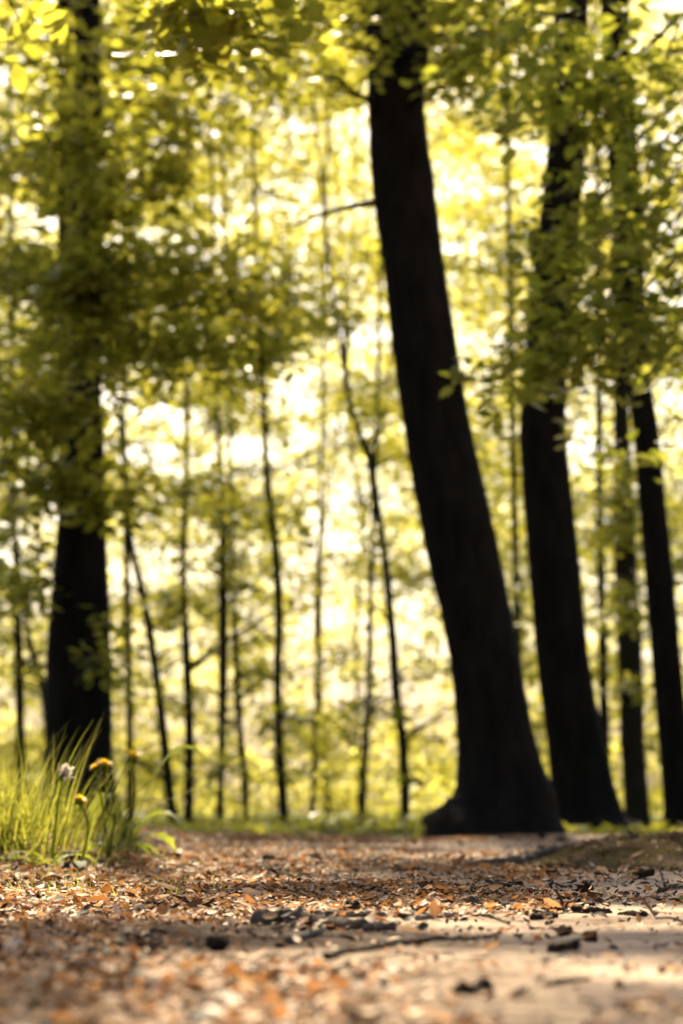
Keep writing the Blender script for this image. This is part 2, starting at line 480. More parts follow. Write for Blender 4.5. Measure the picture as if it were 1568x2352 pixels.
# ------------------------------------------------------------------ trees
def tree(name, label, Y, prof, blobs=(), crown=(), group=None, bark=BARK, cat="tree", top=11.0, limbs=True, L=0.065, dropY=0.0, rough=0.012, extra=None, dens=1.0, limb_r=0.022, limb_up=0.0):
    """prof: (survey x, survey y, survey width) from top to bottom; blobs: foliage seen in the picture; crown: foliage above it"""
    pts = []
    for x, y, w in prof:
        q = at(x, y, Y)
        pts.append([*q, w * m_per(Y) / 2])
    pts = np.array(pts)
    pts = pts[np.argsort(-pts[:, 2])]
    lo = pts[-1].copy()
    zb = float(ground_z(lo[0], Y)) - 0.06
    if lo[2] > zb + 0.02:
        d = (pts[-1] - pts[-2]) / (pts[-2][2] - pts[-1][2])
        e = lo + d * (lo[2] - zb) * 0.7; e[2] = zb; e[3] = lo[3] * 1.05
        pts = np.vstack([pts, e])
    hi = pts[0].copy(); ref = pts[min(2, len(pts) - 2)]
    slope = (hi[:2] - ref[:2]) / max(hi[2] - ref[2], 0.2)
    slope = np.clip(slope, -0.22, 0.22)
    ups = []
    for t in np.linspace(1, 0, 6)[:-1]:
        z = hi[2] + (top - hi[2]) * t
        k = 1 - 0.75 * (z - hi[2]) / max(top - hi[2], 0.1)
        ups.append([*(hi[:2] + slope * (z - hi[2]) * 0.6), z, hi[3] * k])
    if top > hi[2] + 0.3:
        pts = np.vstack([ups, pts])
    path = smooth_path(pts, max(40, int(len(pts) * 6)))
    base = np.array([path[-1][0], Y, float(ground_z(path[-1][0], Y))])
    T = thing(name, label, cat, base, group)
    mb = MB()
    zz_ = path[::-1, 2]; big = path[-1, 3] > 0.12
    add_tube(mb, path[::-1, :3], np.maximum(path[::-1, 3], 0.004), 40 if big else 10, rough, lobes=(0.004 * np.exp(-np.maximum(zz_, 0) / 0.12) + 0.012) if big else None)
    mb.build("trunk", bark, T)
    if cat == "sapling":
        for q in range(9):
            s0 = path[rng.integers(len(path) // 4, int(len(path) * 0.9))]
            if s0[2] > 0.37 * Y + 0.5: continue
            dr = np.array([rng.choice([-1, 1]) * rng.uniform(.5, 1), rng.normal(0, .4), rng.uniform(.1, .7)]); ln = rng.uniform(.25, .8)
            m1 = s0[:3] + dr * ln * .5 + np.array([0, 0, .05]); e1 = s0[:3] + dr * ln
            tw = MB(); add_tube(tw, smooth_path([s0[:3], m1, e1], 9) + rng.normal(0, .006, (9, 3)), np.linspace(s0[3] * .4, .003, 9), 6, .05)
            tw.build("branch", bark, T)
    def trunk_at(z):
        i = np.argmin(abs(path[:, 2] - z)); return path[i]
    cm = MB(); has = False
    for b in blobs:
        x, y, rx, ry, Yb, dep, n = b[:7]
        c = at(x, y, Yb)
        r = np.array([rx * m_per(Yb), dep, ry * m_per(Yb)])
        R_ = min(0.42, 0.6 * r[0] + 0.04)
        sprays(cm, c, r, max(1, int(n * dens)), per=b[7] if len(b) > 7 else 24, R=R_, L=L, clear=False); has = True
        if limbs:
            s = trunk_at(min(c[2] - 0.25 * abs(c[0] - base[0]) if not limb_up else c[2] + limb_up, top * 0.9))
            mid = (s[:3] + c) / 2 + np.array([0, 0, 0.08 * np.linalg.norm(c - s[:3])])
            bp = smooth_path([s[:3], mid, c], 12) + rng.normal(0, 0.008, (12, 3))
            lm = MB(); add_tube(lm, bp, np.linspace(min(s[3] * 0.35, limb_r), 0.003, 12), 7, 0.03)
            for q in range(4):
                e = c + unit(rng.normal(size=3)) * r * 0.8
                s2 = bp[rng.integers(5, 11)]
                add_tube(lm, smooth_path([s2, (s2 + e) / 2 + rng.normal(0, 0.03, 3), e], 7), np.linspace(0.005, 0.0015, 7), 5, 0.03)
            lm.build("branch", bark, T)
    for (cx, cy, cz, rx, ry, rz, n, LL) in crown:  # unseen upper foliage added for shade, thinned towards the sun for lit patches
        sprays(cm, (cx, cy, cz), (rx, ry, rz), n, per=30, R=0.5, L=LL, shape=LEAF4, thick=0.08, jit=0.5); has = True
        s = trunk_at(cz - rz * 0.6)
        for q in range(3):
            e = np.array([cx, cy, cz]) + unit(rng.normal(size=3)) * np.array([rx, ry, rz]) * 0.7
            if e[2] < 0.36 * e[1] + 0.6: e[2] = 0.36 * e[1] + 0.8
            lm = MB(); s_ = trunk_at(max(e[2] - 1.5, s[2]))
            add_tube(lm, smooth_path([s_[:3], (s_[:3] + e) / 2 + np.array([0, 0, -0.15]), e], 10), np.linspace(0.035, 0.008, 10), 6, 0.03)
            lm.build("branch", bark, T)
    if has: cm.build("crown", extra or LEAF, T, smooth=False)
    return T

# the leaning beech in the middle
YM = 10.5
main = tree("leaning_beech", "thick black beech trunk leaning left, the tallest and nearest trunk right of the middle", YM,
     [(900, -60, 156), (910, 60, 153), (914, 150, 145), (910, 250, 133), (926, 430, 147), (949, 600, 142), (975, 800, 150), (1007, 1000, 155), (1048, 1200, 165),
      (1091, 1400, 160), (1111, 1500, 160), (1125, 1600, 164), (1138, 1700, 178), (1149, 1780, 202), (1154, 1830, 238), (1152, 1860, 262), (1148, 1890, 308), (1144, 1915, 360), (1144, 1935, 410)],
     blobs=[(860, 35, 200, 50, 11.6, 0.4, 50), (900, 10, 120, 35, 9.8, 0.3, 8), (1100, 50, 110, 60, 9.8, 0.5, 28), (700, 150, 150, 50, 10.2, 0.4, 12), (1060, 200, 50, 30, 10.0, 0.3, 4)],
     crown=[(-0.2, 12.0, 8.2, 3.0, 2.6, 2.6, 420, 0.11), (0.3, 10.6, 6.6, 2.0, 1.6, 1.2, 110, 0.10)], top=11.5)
# two limbs of the leaning beech that show against the light
def limb(T, pts, Y, r0, r1, bark=BARK):
    p = np.array([at(x, y, Y + dy) for x, y, dy in pts])
    p = smooth_path(p, 20)
    mb = MB(); add_tube(mb, p, np.linspace(r0, r1, 20), 8, 0.04)
    return mb.build("branch", bark, T)
limb(main, [(872, 462, 0), (835, 470, -0.05), (790, 478, -0.1), (740, 492, -0.1), (690, 512, -0.1), (640, 520, -0.1)], YM, 0.019, 0.003)
limb(main, [(960, 190, 0), (1005, 175, 0.1), (1050, 150, 0.1), (1095, 130, 0.1), (1150, 118, 0.1)], YM, 0.022, 0.006)
limb(main, [(960, 120, 0), (1000, 100, 0.1), (1060, 85, 0.1), (1120, 120, 0.15)], YM, 0.018, 0.006)

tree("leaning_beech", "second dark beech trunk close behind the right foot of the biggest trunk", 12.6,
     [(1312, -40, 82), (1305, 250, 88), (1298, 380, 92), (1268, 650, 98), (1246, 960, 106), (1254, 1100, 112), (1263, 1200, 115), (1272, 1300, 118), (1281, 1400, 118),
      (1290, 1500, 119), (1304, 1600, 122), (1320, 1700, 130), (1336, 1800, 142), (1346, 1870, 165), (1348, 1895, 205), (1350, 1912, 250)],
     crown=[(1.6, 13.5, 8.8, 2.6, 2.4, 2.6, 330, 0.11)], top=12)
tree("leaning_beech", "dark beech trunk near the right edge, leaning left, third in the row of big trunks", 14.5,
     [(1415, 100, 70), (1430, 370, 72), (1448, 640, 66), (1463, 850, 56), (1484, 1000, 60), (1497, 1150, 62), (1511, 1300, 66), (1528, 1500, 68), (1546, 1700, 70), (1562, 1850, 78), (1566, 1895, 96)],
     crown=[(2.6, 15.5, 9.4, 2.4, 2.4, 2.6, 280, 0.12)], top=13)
tree("beech_tree", "slim dark trunk standing between the second and third big trunks at the right", 19,
     [(1425, 900, 34), (1430, 1100, 44), (1436, 1300, 52), (1446, 1500, 56), (1452, 1700, 56), (1462, 1850, 58), (1464, 1890, 66)],
     bark=SAPBARK, blobs=[(1420, 1160, 70, 100, 18.5, 0.5, 22), (1440, 1380, 60, 70, 18.5, 0.4, 12), (1455, 1600, 50, 50, 18.5, .3, 5)],
     crown=[(2.6, 20, 10.5, 2.2, 2.2, 2.6, 200, 0.13)], top=13, L=0.07)
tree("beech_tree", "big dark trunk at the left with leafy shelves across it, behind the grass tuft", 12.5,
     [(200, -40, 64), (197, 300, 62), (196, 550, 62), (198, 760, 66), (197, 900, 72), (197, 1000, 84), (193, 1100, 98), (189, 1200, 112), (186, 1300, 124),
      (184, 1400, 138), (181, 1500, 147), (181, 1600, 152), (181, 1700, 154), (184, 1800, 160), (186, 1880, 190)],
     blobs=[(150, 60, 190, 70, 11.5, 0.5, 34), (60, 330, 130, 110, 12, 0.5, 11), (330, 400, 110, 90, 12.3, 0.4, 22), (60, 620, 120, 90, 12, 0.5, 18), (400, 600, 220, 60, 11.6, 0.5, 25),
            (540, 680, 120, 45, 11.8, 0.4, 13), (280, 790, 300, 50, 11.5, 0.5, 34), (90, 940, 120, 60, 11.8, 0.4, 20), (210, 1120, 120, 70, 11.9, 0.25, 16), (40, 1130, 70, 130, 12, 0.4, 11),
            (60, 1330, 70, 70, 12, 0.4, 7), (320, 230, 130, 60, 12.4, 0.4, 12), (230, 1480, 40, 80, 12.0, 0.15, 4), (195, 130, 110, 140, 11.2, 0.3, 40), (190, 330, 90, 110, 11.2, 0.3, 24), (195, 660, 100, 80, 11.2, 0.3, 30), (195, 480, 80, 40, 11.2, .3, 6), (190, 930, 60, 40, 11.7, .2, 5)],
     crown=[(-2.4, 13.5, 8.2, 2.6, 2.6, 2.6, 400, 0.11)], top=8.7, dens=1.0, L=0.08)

SAP = [
 ("straight thin dark sapling just right of the big left trunk", 20, [(283, 900, 10), (287, 1100, 13), (290, 1250, 14), (297, 1600, 16), (298, 1850, 17)]),
 ("thin dark sapling that bends right towards its foot, left of the paired straight one", 18, [(296, 1180, 11), (303, 1260, 14), (335, 1400, 18), (365, 1600, 20), (385, 1780, 22), (400, 1895, 24)]),
 ("straight slim sapling with a dark stem, third stem right of the big left trunk", 18.5, [(427, 1080, 11), (420, 1300, 14), (428, 1500, 20), (435, 1700, 22), (432, 1892, 24)]),
 ("brownish sapling stem half lost in leaves, with a thinner stem close on its right", 21, [(498, 950, 10), (508, 1100, 15), (512, 1300, 20), (512, 1500, 22), (510, 1700, 18), (503, 1888, 17)]),
 ("thinner stem close on the right of the brownish leafy sapling", 22, [(536, 1380, 11), (541, 1480, 14), (548, 1650, 16), (558, 1750, 17), (565, 1880, 15)]),
 ("crooked black sapling with kinks, tall and sharp against the brightest gap", 17, [(590, 640, 9), (597, 780, 12), (604, 900, 15), (608, 1000, 13), (616, 1130, 17), (630, 1240, 18), (640, 1400, 19), (637, 1550, 18), (640, 1700, 21), (652, 1880, 23)]),
 ("slender sapling curving down to the right, nearest to the left of the leaning trunk", 19, [(765, 690, 8), (780, 780, 10), (805, 930, 12), (832, 1010, 15), (850, 1060, 18), (868, 1180, 17), (885, 1300, 18), (900, 1450, 20), (910, 1600, 22), (926, 1720, 22), (931, 1890, 23)]),
 ("faint short brown sapling stem left of the curving one, low in the bright gap", 24, [(848, 1500, 12), (848, 1580, 14), (838, 1700, 15), (832, 1892, 16)]),
 ("faint thin sapling stem low in the middle of the bright gap", 26, [(728, 1560, 8), (722, 1700, 11), (718, 1885, 12)]),
 ("thin grey green stem at the far left edge, above the grass", 20, [(36, 1280, 14), (40, 1400, 18), (43, 1500, 20), (46, 1660, 22), (50, 1880, 24)]),
 ("thin slanting stem between the far left edge and the big left trunk", 21, [(56, 1400, 12), (70, 1480, 15), (96, 1570, 15), (112, 1700, 16), (125, 1880, 18)]),
]
SB = {0: [(290, 1150, 40, 60, 20, 0.4, 6)], 1: [], 2: [(470, 1130, 90, 40, 18.5, 0.4, 14), (420, 1400, 50, 40, 18.5, .3, 4)], 3: [(540, 1180, 90, 55, 21, 0.5, 16), (520, 1340, 50, 60, 21, 0.4, 8), (505, 960, 50, 60, 21, 0.4, 6)],
      4: [(560, 1560, 40, 60, 22, 0.4, 5)], 5: [(620, 660, 70, 40, 17, 0.4, 12), (600, 820, 90, 40, 17, 0.4, 9), (620, 1190, 60, 16, 17, 0.3, 5)], 6: [(780, 740, 70, 60, 19, 0.4, 9), (860, 1240, 40, 40, 19, 0.3, 4)],
      7: [(800, 1690, 45, 30, 24, 0.5, 5), (845, 1580, 40, 40, 24, .4, 5)], 8: [], 9: [(30, 1420, 50, 50, 20, 0.4, 6)], 10: []}
for i, (lab, Y_, pr) in enumerate(SAP):
    for q in range(9):
        yq = rng.uniform(560, 1800); xq = np.interp(yq, [a[1] for a in pr], [a[0] for a in pr]) + rng.normal(0, 45)
        SB[i].append((xq, yq, 50, 9, Y_, 0.35, 2))
    x0 = at(pr[0][0], pr[0][1], Y_)[0]
    tree("beech_sapling", lab, Y_, pr, SB[i], crown=[(x0, Y_ + 0.3, 0.36 * Y_ + 2.6, 1.7, 1.9, 1.8, 120, 0.12)], group="young beeches in the light behind the big trunks",
         bark=SAPBARK, cat="sapling", top=0.36 * Y_ + 3.0, L=0.075, rough=0.02)

# the tree whose low bough hangs into the right side; its trunk stands beyond the right edge
tb = tree("beech_tree", "beech whose low leafy bough hangs in from the right edge over the trunks", 8.6, [(2120, -200, 95), (2130, 900, 110), (2140, 1700, 130), (2145, 1960, 180)],
     blobs=[(1330, 90, 220, 80, 8.0, 0.5, 60), (1180, 170, 90, 60, 8.2, 0.4, 14), (1380, 240, 170, 80, 7.8, 0.45, 50), (1490, 420, 110, 110, 7.6, 0.4, 44), (1330, 470, 90, 70, 7.8, 0.35, 24), (1290, 590, 80, 60, 7.9, 0.3, 20),
            (1440, 630, 130, 90, 7.7, 0.4, 44), (1290, 740, 90, 60, 7.8, 0.35, 24), (1180, 870, 70, 45, 8.0, 0.3, 12), (1290, 850, 80, 55, 7.9, 0.3, 20), (1440, 830, 120, 70, 7.9, 0.35, 26), (1530, 780, 60, 90, 7.7, 0.3, 16),
            (1530, 1010, 60, 60, 8.2, 0.3, 10), (1540, 120, 60, 80, 7.2, 0.3, 12), (1400, 1010, 60, 60, 8.6, 0.3, 8), (1080, 860, 30, 25, 8.2, 0.15, 2)],
     crown=[(2.4, 9.5, 6.5, 2.4, 2.2, 2.2, 260, 0.10)], top=9, dens=0.25, limb_r=0.008, limb_up=1.2, L=0.062, extra=GREENLEAF)
# the tree whose bough hangs into the top; its trunk stands beyond the left edge
tree("beech_tree", "beech whose bough of large bright leaves hangs in along the top left edge", 5.6, [(-900, -200, 90), (-920, 900, 110), (-930, 1700, 125), (-935, 1990, 170)],
     blobs=[(470, 20, 90, 60, 5.0, 0.25, 8, 16), (400, 60, 70, 40, 5.2, 0.2, 5, 14), (560, 60, 60, 50, 5.1, 0.2, 6, 14), (30, 30, 50, 50, 5.2, 0.2, 2, 14), (640, -20, 80, 40, 5.1, 0.2, 3, 16)],
     crown=[(-1.9, 6.5, 5.4, 1.4, 1.6, 1.6, 90, 0.09)], top=7.5, limb_r=0.005, limb_up=2.2)

# flanking young trees that close the picture left and right
FL = [("leafy tree behind the big left trunk whose shelves of dark foliage fill the upper left", 17, [(150, 100, 40), (158, 900, 50), (165, 1880, 70)],
       [(120, 130, 240, 130, 17, 0.9, 34), (300, 330, 150, 110, 17, 0.8, 16), (80, 420, 170, 130, 17, 0.9, 24), (330, 640, 280, 80, 16.5, 0.7, 27), (250, 800, 330, 55, 16, 0.7, 32), (70, 1000, 150, 170, 17, 0.8, 11), (40, 1280, 100, 120, 17, 0.8, 5), (560, 740, 160, 60, 16.5, 0.6, 16), (420, 120, 180, 80, 17, .8, 20), (640, 60, 160, 60, 16.5, .8, 16), (480, 250, 120, 60, 17, .8, 7)]),
      ("leafy young beech filling the gap left of the big left trunk, pale leaves low down", 24, [(-40, 700, 20), (-30, 1300, 26), (-20, 1880, 34)],
       [(30, 760, 170, 160, 24, 0.8, 34), (60, 1050, 130, 120, 24, 0.8, 22), (20, 1500, 90, 140, 24, 0.8, 16), (380, 480, 150, 110, 25, 0.8, 18), (300, 150, 220, 120, 25, .8, 34)]),
      ("leafy young beech behind the gap between the two largest right hand trunks", 25, [(1168, 500, 12), (1182, 1200, 16), (1196, 1880, 24)],
       [(1120, 600, 110, 160, 25, 0.8, 26), (1140, 1000, 90, 160, 25, 0.8, 24), (1190, 1400, 70, 170, 25, 0.8, 24), (1210, 1720, 60, 120, 25, 0.8, 14)]),
      ("leafy young beech behind the gap right of the second big trunk", 25, [(1372, 600, 14), (1378, 1200, 18), (1392, 1880, 26)],
       [(1380, 1150, 90, 180, 25, 0.8, 30), (1400, 1500, 60, 170, 25, 0.8, 22), (1540, 1250, 60, 200, 24, 0.8, 28), (1500, 1700, 60, 140, 25, .8, 14)]),
      ("tall leafy young beech showing above the bright gap left of the leaning trunk", 28, [(890, 300, 14), (985, 1000, 20), (1100, 1600, 24), (1140, 1875, 30)],
       [(640, 170, 190, 110, 28, 0.8, 34), (560, 380, 120, 90, 28, 0.8, 9), (760, 640, 110, 90, 28, 0.8, 12), (470, 760, 180, 80, 27, 0.8, 16)])]
for lab, Y_, pr, bl in FL:
    tree("beech_tree", lab, Y_, pr, bl, crown=[(at(pr[0][0], 0, Y_)[0], Y_, 0.36 * Y_ + 2.4, 2.0, 2.0, 2.0, 110, 0.13)], bark=SAPBARK, top=0.36 * Y_ + 2.5, L=0.115 if Y_ == 17 else 0.09, dens=0.95 if Y_ == 17 else (1.5 if Y_ == 28 else 0.85), limb_r=0.012)

# ------------------------------------------------------------------ the sunlit wood far behind: one blurred mass
fw = MB()
for i in range(3000):
    Yf = 34 + 30 * rng.random()
    half = 0.19 * Yf
    x = rng.uniform(-half, half)
    z = 23 * rng.random() ** 1.25
    dxs = x / m_per(Yf) + 784
    dys = (812 - (z - CAM_H) / Yf * F) / K
    hole = max(math.exp(-((dxs - 640) / 230) ** 2 - ((dys - 420) / 230) ** 2), 0.9 * math.exp(-((dxs - 740) / 150) ** 2 - ((dys - 1150) / 380) ** 2), 0.7 * math.exp(-((dxs - 370) / 110) ** 2 - ((dys - 1100) / 250) ** 2))
    dens = (1.0 if dys < 900 else 0.74 if dys < 1250 else 0.52) * (1 - 0.18 * hole)
    if rng.random() > dens: continue
    r = rng.uniform(0.5, 1.3)
    sprays(fw, (x, Yf, z), (r, r, r * 0.45), rng.integers(5, 9), per=26, R=0.45, L=0.13, shape=LEAF4, clear=False, thick=0.07, jit=0.5)
for i in range(9):
    Yf = 36 + 26 * rng.random(); x = rng.uniform(-0.18, 0.18) * Yf
    p = np.array([[x + rng.normal(0, 0.05), Yf, -0.1]] + [[x + rng.normal(0, 0.25), Yf, z] for z in (4, 8, 13, 18)])
    p[:, 0] += np.linspace(0, rng.normal(0, 0.5), 5)
    add_tube(fw, smooth_path(p, 16), np.linspace(rng.uniform(0.03, 0.06), 0.02, 16), 7, 0.02, mi=1)
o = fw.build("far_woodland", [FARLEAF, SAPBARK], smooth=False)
o['kind'] = 'stuff'; tag(o, "blurred sunlit yellow green woodland far behind all the trunks", "woodland")

# low green growth on the forest floor behind the path
n = 26000
yy = 9.7 + 27 * rng.random(n) ** 1.5
xx = rng.uniform(-0.24, 0.24, n) * yy
k = (vnoise(xx * 1.3, yy * 0.6, 31) > 0.35) & ((yy > 10.8) | ((vnoise(xx * 5, yy * 2, 32) > 0.55) & (xx < 0.3)))
xx, yy = xx[k], yy[k]; n = len(xx)
zz = ground_z(xx, yy) + rng.gamma(2.0, 0.014, n) * np.clip((yy - 10.3) / 3, 0.2, 1.3) * np.where((xx > 0.05 * yy) & (yy < 19), 0.25, 1)
gc = MB()
leaves(gc, np.stack([xx, yy, zz], -1), unit(np.stack([rng.normal(0, .5, n), rng.normal(0, .5, n), np.ones(n)], -1)), rng.normal(size=(n, 3)) * [1, 1, .4], 0.045 + 0.05 * rng.random(n), LEAF4)
o = gc.build("ground_cover", LEAF, smooth=False)
o['kind'] = 'stuff'; tag(o, "low green ground cover on the forest floor behind the path", "ground cover")

# ------------------------------------------------------------------ litter on the path
def litter(n, y0, y1, kind, mb, mi=0, wide=0.17):
    y = np.sqrt(rng.random(n) * (y1 ** 2 - y0 ** 2) + y0 ** 2)
    x = rng.uniform(-wide, wide, n) * (y + 0.4)
    if wide > 0.2: x = np.where(np.abs(x) < 0.17 * (y + 0.4), np.sign(x) * (0.17 * (y + 0.4) + np.abs(x)), x)
    d = vnoise(x * 3.0, y * 1.6, 41) * 0.65 + vnoise(x * 11, y * 6, 42) * 0.35 - 0.31 * np.clip(x / np.maximum(0.12 * y, 0.2), -1.5, 1.0)
    d = d + 0.04 - 0.10 * ((y < 2.0) & (x > -0.09 * y))
    d = d - 0.2 * ((x > 0.32) & (y > 4.05) & (y < 6.0))
    keep = rng.random(n) < (np.clip((d - 0.30) * 2.4, 0.035, 1) if kind != 'crumb' else np.clip(d * 1.2, 0.25, 0.8))
    x, y = x[keep], y[keep]; n = len(x)
    if kind == 'crumb':
        Ln = rng.gamma(3, 0.0016, n) + 0.002; Wd = Ln * rng.uniform(0.3, 0.7, n); lift = rng.gamma(1.4, 0.0013, n); tilt = 0.5
    elif kind == 'chip':
        Ln = rng.gamma(4, 0.0017, n) + 0.003; Wd = Ln * rng.uniform(0.16, 0.5, n); lift = rng.gamma(1.4, 0.0018, n); tilt = 0.38
    else:
        Ln = rng.gamma(6, 0.0016, n) + 0.005; Wd = Ln * rng.uniform(0.4, 0.75, n); lift = rng.gamma(1.6, 0.0016, n); tilt = 0.42
    th = rng.random(n) * 2 * np.pi
    nrm = unit(np.stack([rng.normal(0, tilt, n), rng.normal(0, tilt, n), np.ones(n)], -1))
    a = np.stack([np.cos(th), np.sin(th), np.zeros(n)], -1); a = unit(a - nrm * (a * nrm).sum(-1, keepdims=True))
    b = np.cross(nrm, a)
    z = ground_z(x, y)
    hm_ = (x > 0.1) & (x < 1.6) & (y > 4.0) & (y < 6.6)
    jj = np.clip(np.round((x - 0.10) / 1.5 * 419).astype(int), 0, 419); kk = np.clip(np.round((y - 4.0) / 2.6 * 299).astype(int), 0, 299)
    z = np.where(hm_, z + np.maximum(Hh[kk, jj], 0), z)
    p = np.stack([x, y, z + lift + 0.001], -1)
    cu = rng.uniform(-0.10, 0.35, n); cv = rng.uniform(0.0, 0.35, n)
    U = np.array([-0.5, -0.2, 0.2, 0.5]); wv = np.array([0.35, 1.0, 0.9, 0.15])
    V = np.array([-0.5, 0, 0.5])
    vs = []
    for ui, w in zip(U, wv):
        for vi in V:
            off = a * (ui * Ln)[:, None] + b * (vi * w * Wd)[:, None] + nrm * ((cu * (ui ** 2) * 2.2 * Ln) + cv * (vi ** 2) * 2.5 * w * Wd)[:, None]
            vs.append(p + off)
    v = np.stack(vs, 1).reshape(-1, 3)
    q = []
    for i in range(3):
        for j in range(2):
            s = i * 3 + j; q.append([s, s + 1, s + 4, s + 3])
    f = (np.arange(n)[:, None, None] * 12 + np.array(q)[None]).reshape(-1, 4)
    mb.add(v, f, mi)
lm = MB()
litter(30000, 0.9, 6.0, 'crumb', lm, 1)
litter(14000, 6.0, 11.0, 'crumb', lm, 1)
litter(26000, 0.9, 11.0, 'chip', lm, 0, 0.6)
litter(9000, 0.9, 11.0, 'crumb', lm, 1, 0.6)
litter(90000, 0.9, 5.0, 'chip', lm)
litter(60000, 5.0, 11.0, 'chip', lm)
litter(9000, 0.8, 5.5, 'leaf', lm)
litter(12000, 5.5, 11.2, 'leaf', lm)
o = lm.build("leaf_litter", [LITTER, DARKBIT], smooth=True)
o['kind'] = 'stuff'; tag(o, "orange brown litter of bud scales and leaf scraps strewn over the sandy path", "leaf litter")

# ------------------------------------------------------------------ grass
def blades(mb, base, height, lean, curl, width, az):
    n = len(height); S = 7
    t = np.linspace(0, 1, S)
    d = np.stack([np.cos(az), np.sin(az), np.zeros(n)], -1)
    side = np.stack([-np.sin(az), np.cos(az), np.zeros(n)], -1)
    tw = rng.normal(0, 0.8, n)
    side = side * np.cos(tw)[:, None] + d * np.sin(tw)[:, None]
    out = lean[:, None] * t + curl[:, None] * t ** 2.3
    up = height[:, None] * (t - 0.22 * np.clip(curl / np.maximum(height, 1e-3), 0, 1.6)[:, None] * t ** 3)
    c = base[:, None, :] + d[:, None, :] * out[..., None] + np.array([0, 0, 1.0]) * up[..., None]
    w = width[:, None] * np.clip(1.05 - t ** 1.6, 0.04, 1) * (0.55 + 0.45 * np.minimum(t * 5, 1))
    l = c - side[:, None, :] * w[..., None] / 2; r = c + side[:, None, :] * w[..., None] / 2
    v = np.stack([l, r], 2).reshape(-1, 3)
    q = np.array([[2 * i, 2 * i + 1, 2 * i + 3, 2 * i + 2] for i in range(S - 1)])
    f = (np.arange(n)[:, None, None] * (2 * S) + q[None]).reshape(-1, 4)
    mb.add(v, f)

def tuft(label, cx, dy, n, spread, hmin, hmax, leanx=0.0, fan=0.35):
    p = ground_at(cx, dy)
    mb = MB()
    bx = p[0] + rng.normal(0, spread, n); by = p[1] + rng.normal(0, spread * 1.1, n)
    base = np.stack([bx, by, ground_z(bx, by) - 0.004], -1)
    h = rng.uniform(hmin, hmax, n) * (0.65 + 0.35 * rng.random(n))
    ang = np.arctan2(by - p[1] + rng.normal(0, 0.06, n), bx - p[0] + leanx + rng.normal(0, 0.06, n))
    blades(mb, base, h, h * rng.uniform(0.05, fan, n), h * rng.gamma(1.2, 0.15, n), rng.uniform(0.0018, 0.0036, n), ang)
    o = mb.build("grass_tuft", GRASS)
    o.location = (0, 0, 0)
    return tag(o, label, "grass tuft", "grass tufts on the left verge")
tuft("tall dense grass tuft at the left edge, its tips standing against the big left trunk", 66, 1953, 290, 0.060, 0.09, 0.27, 0.02, 0.5)
tuft("thick grass tuft cut by the left edge of the picture", -50, 1952, 300, 0.065, 0.08, 0.20, 0.0, 0.5)
tuft("short arching grass tuft under the dandelions, between the tall tuft and the broad leaves", 232, 1950, 110, 0.045, 0.05, 0.12, 0.02, 0.8)
tuft("low bright spreading grass tuft in front of the tall one, right at the litter's edge", 55, 1972, 150, 0.06, 0.02, 0.075, 0.03, 0.9)
sg = MB()
n = 700
sx = np.concatenate([rng.uniform(-0.9, -0.12, n)]); sy = rng.uniform(2.6, 6.2, n)
k = rng.random(n) < np.clip(1.2 - (sx + 0.16 * sy) * 2.2 / 1, 0, 1) * (vnoise(sx * 6, sy * 3, 51) > 0.45)
sx, sy = sx[k], sy[k]; sx = np.repeat(sx, 4) + rng.normal(0, 0.006, 4 * len(sx)); sy = np.repeat(sy, 4) + rng.normal(0, 0.006, 4 * len(sy)); n = len(sx)
h = rng.uniform(0.008, 0.030, n)
blades(sg, np.stack([sx, sy, ground_z(sx, sy) - 0.002], -1), h, h * rng.uniform(0, .5, n), h * rng.uniform(0, .6, n), rng.uniform(0.0012, 0.0024, n), rng.random(n) * 6.28)
n = 900
sx = rng.uniform(-1.9, -0.35, n); sy = rng.uniform(5.0, 10.5, n); k = sx < -0.10 * sy - 0.02; sx, sy = sx[k], sy[k]; n = len(sx)
h = rng.uniform(0.03, 0.10, n)
blades(sg, np.stack([sx, sy, ground_z(sx, sy) - 0.002], -1), h, h * rng.uniform(0, .5, n), h * rng.uniform(0, .6, n), rng.uniform(0.002, 0.004, n), rng.random(n) * 6.28)
o = sg.build("grass", GRASS); o['kind'] = 'stuff'; tag(o, "scattered green grass blades sprouting through the litter on the left", "grass")

# ------------------------------------------------------------------ dandelions and weeds
def strap_leaf(mb, p0, az, length, rise, width, n=9, drop=1.0):
    t = np.linspace(0, 1, n)
    d = np.array([math.cos(az), math.sin(az), 0]); s = np.array([-math.sin(az), math.cos(az), 0])
    c = p0 + d * (t * length)[:, None] + np.array([0, 0, 1]) * (rise * (1.9 * t - (0.9 + drop) * t ** 2))[:, None]
    w = width * np.interp(t, [0, .15, .55, .8, 1], [.25, .35, 1, .85, .03]) / 2 * (1 + 0.22 * np.sin(t * 34))
    v = np.stack([c - s * w[:, None] + np.array([0, 0, .25]) * w[:, None], c, c + s * w[:, None] + np.array([0, 0, .25]) * w[:, None]], 1).reshape(-1, 3)
    f = []
    for i in range(n - 1):
        for j in range(2):
            a = i * 3 + j; f.append([a, a + 1, a + 4, a + 3])
    mb.add(v, np.array(f))

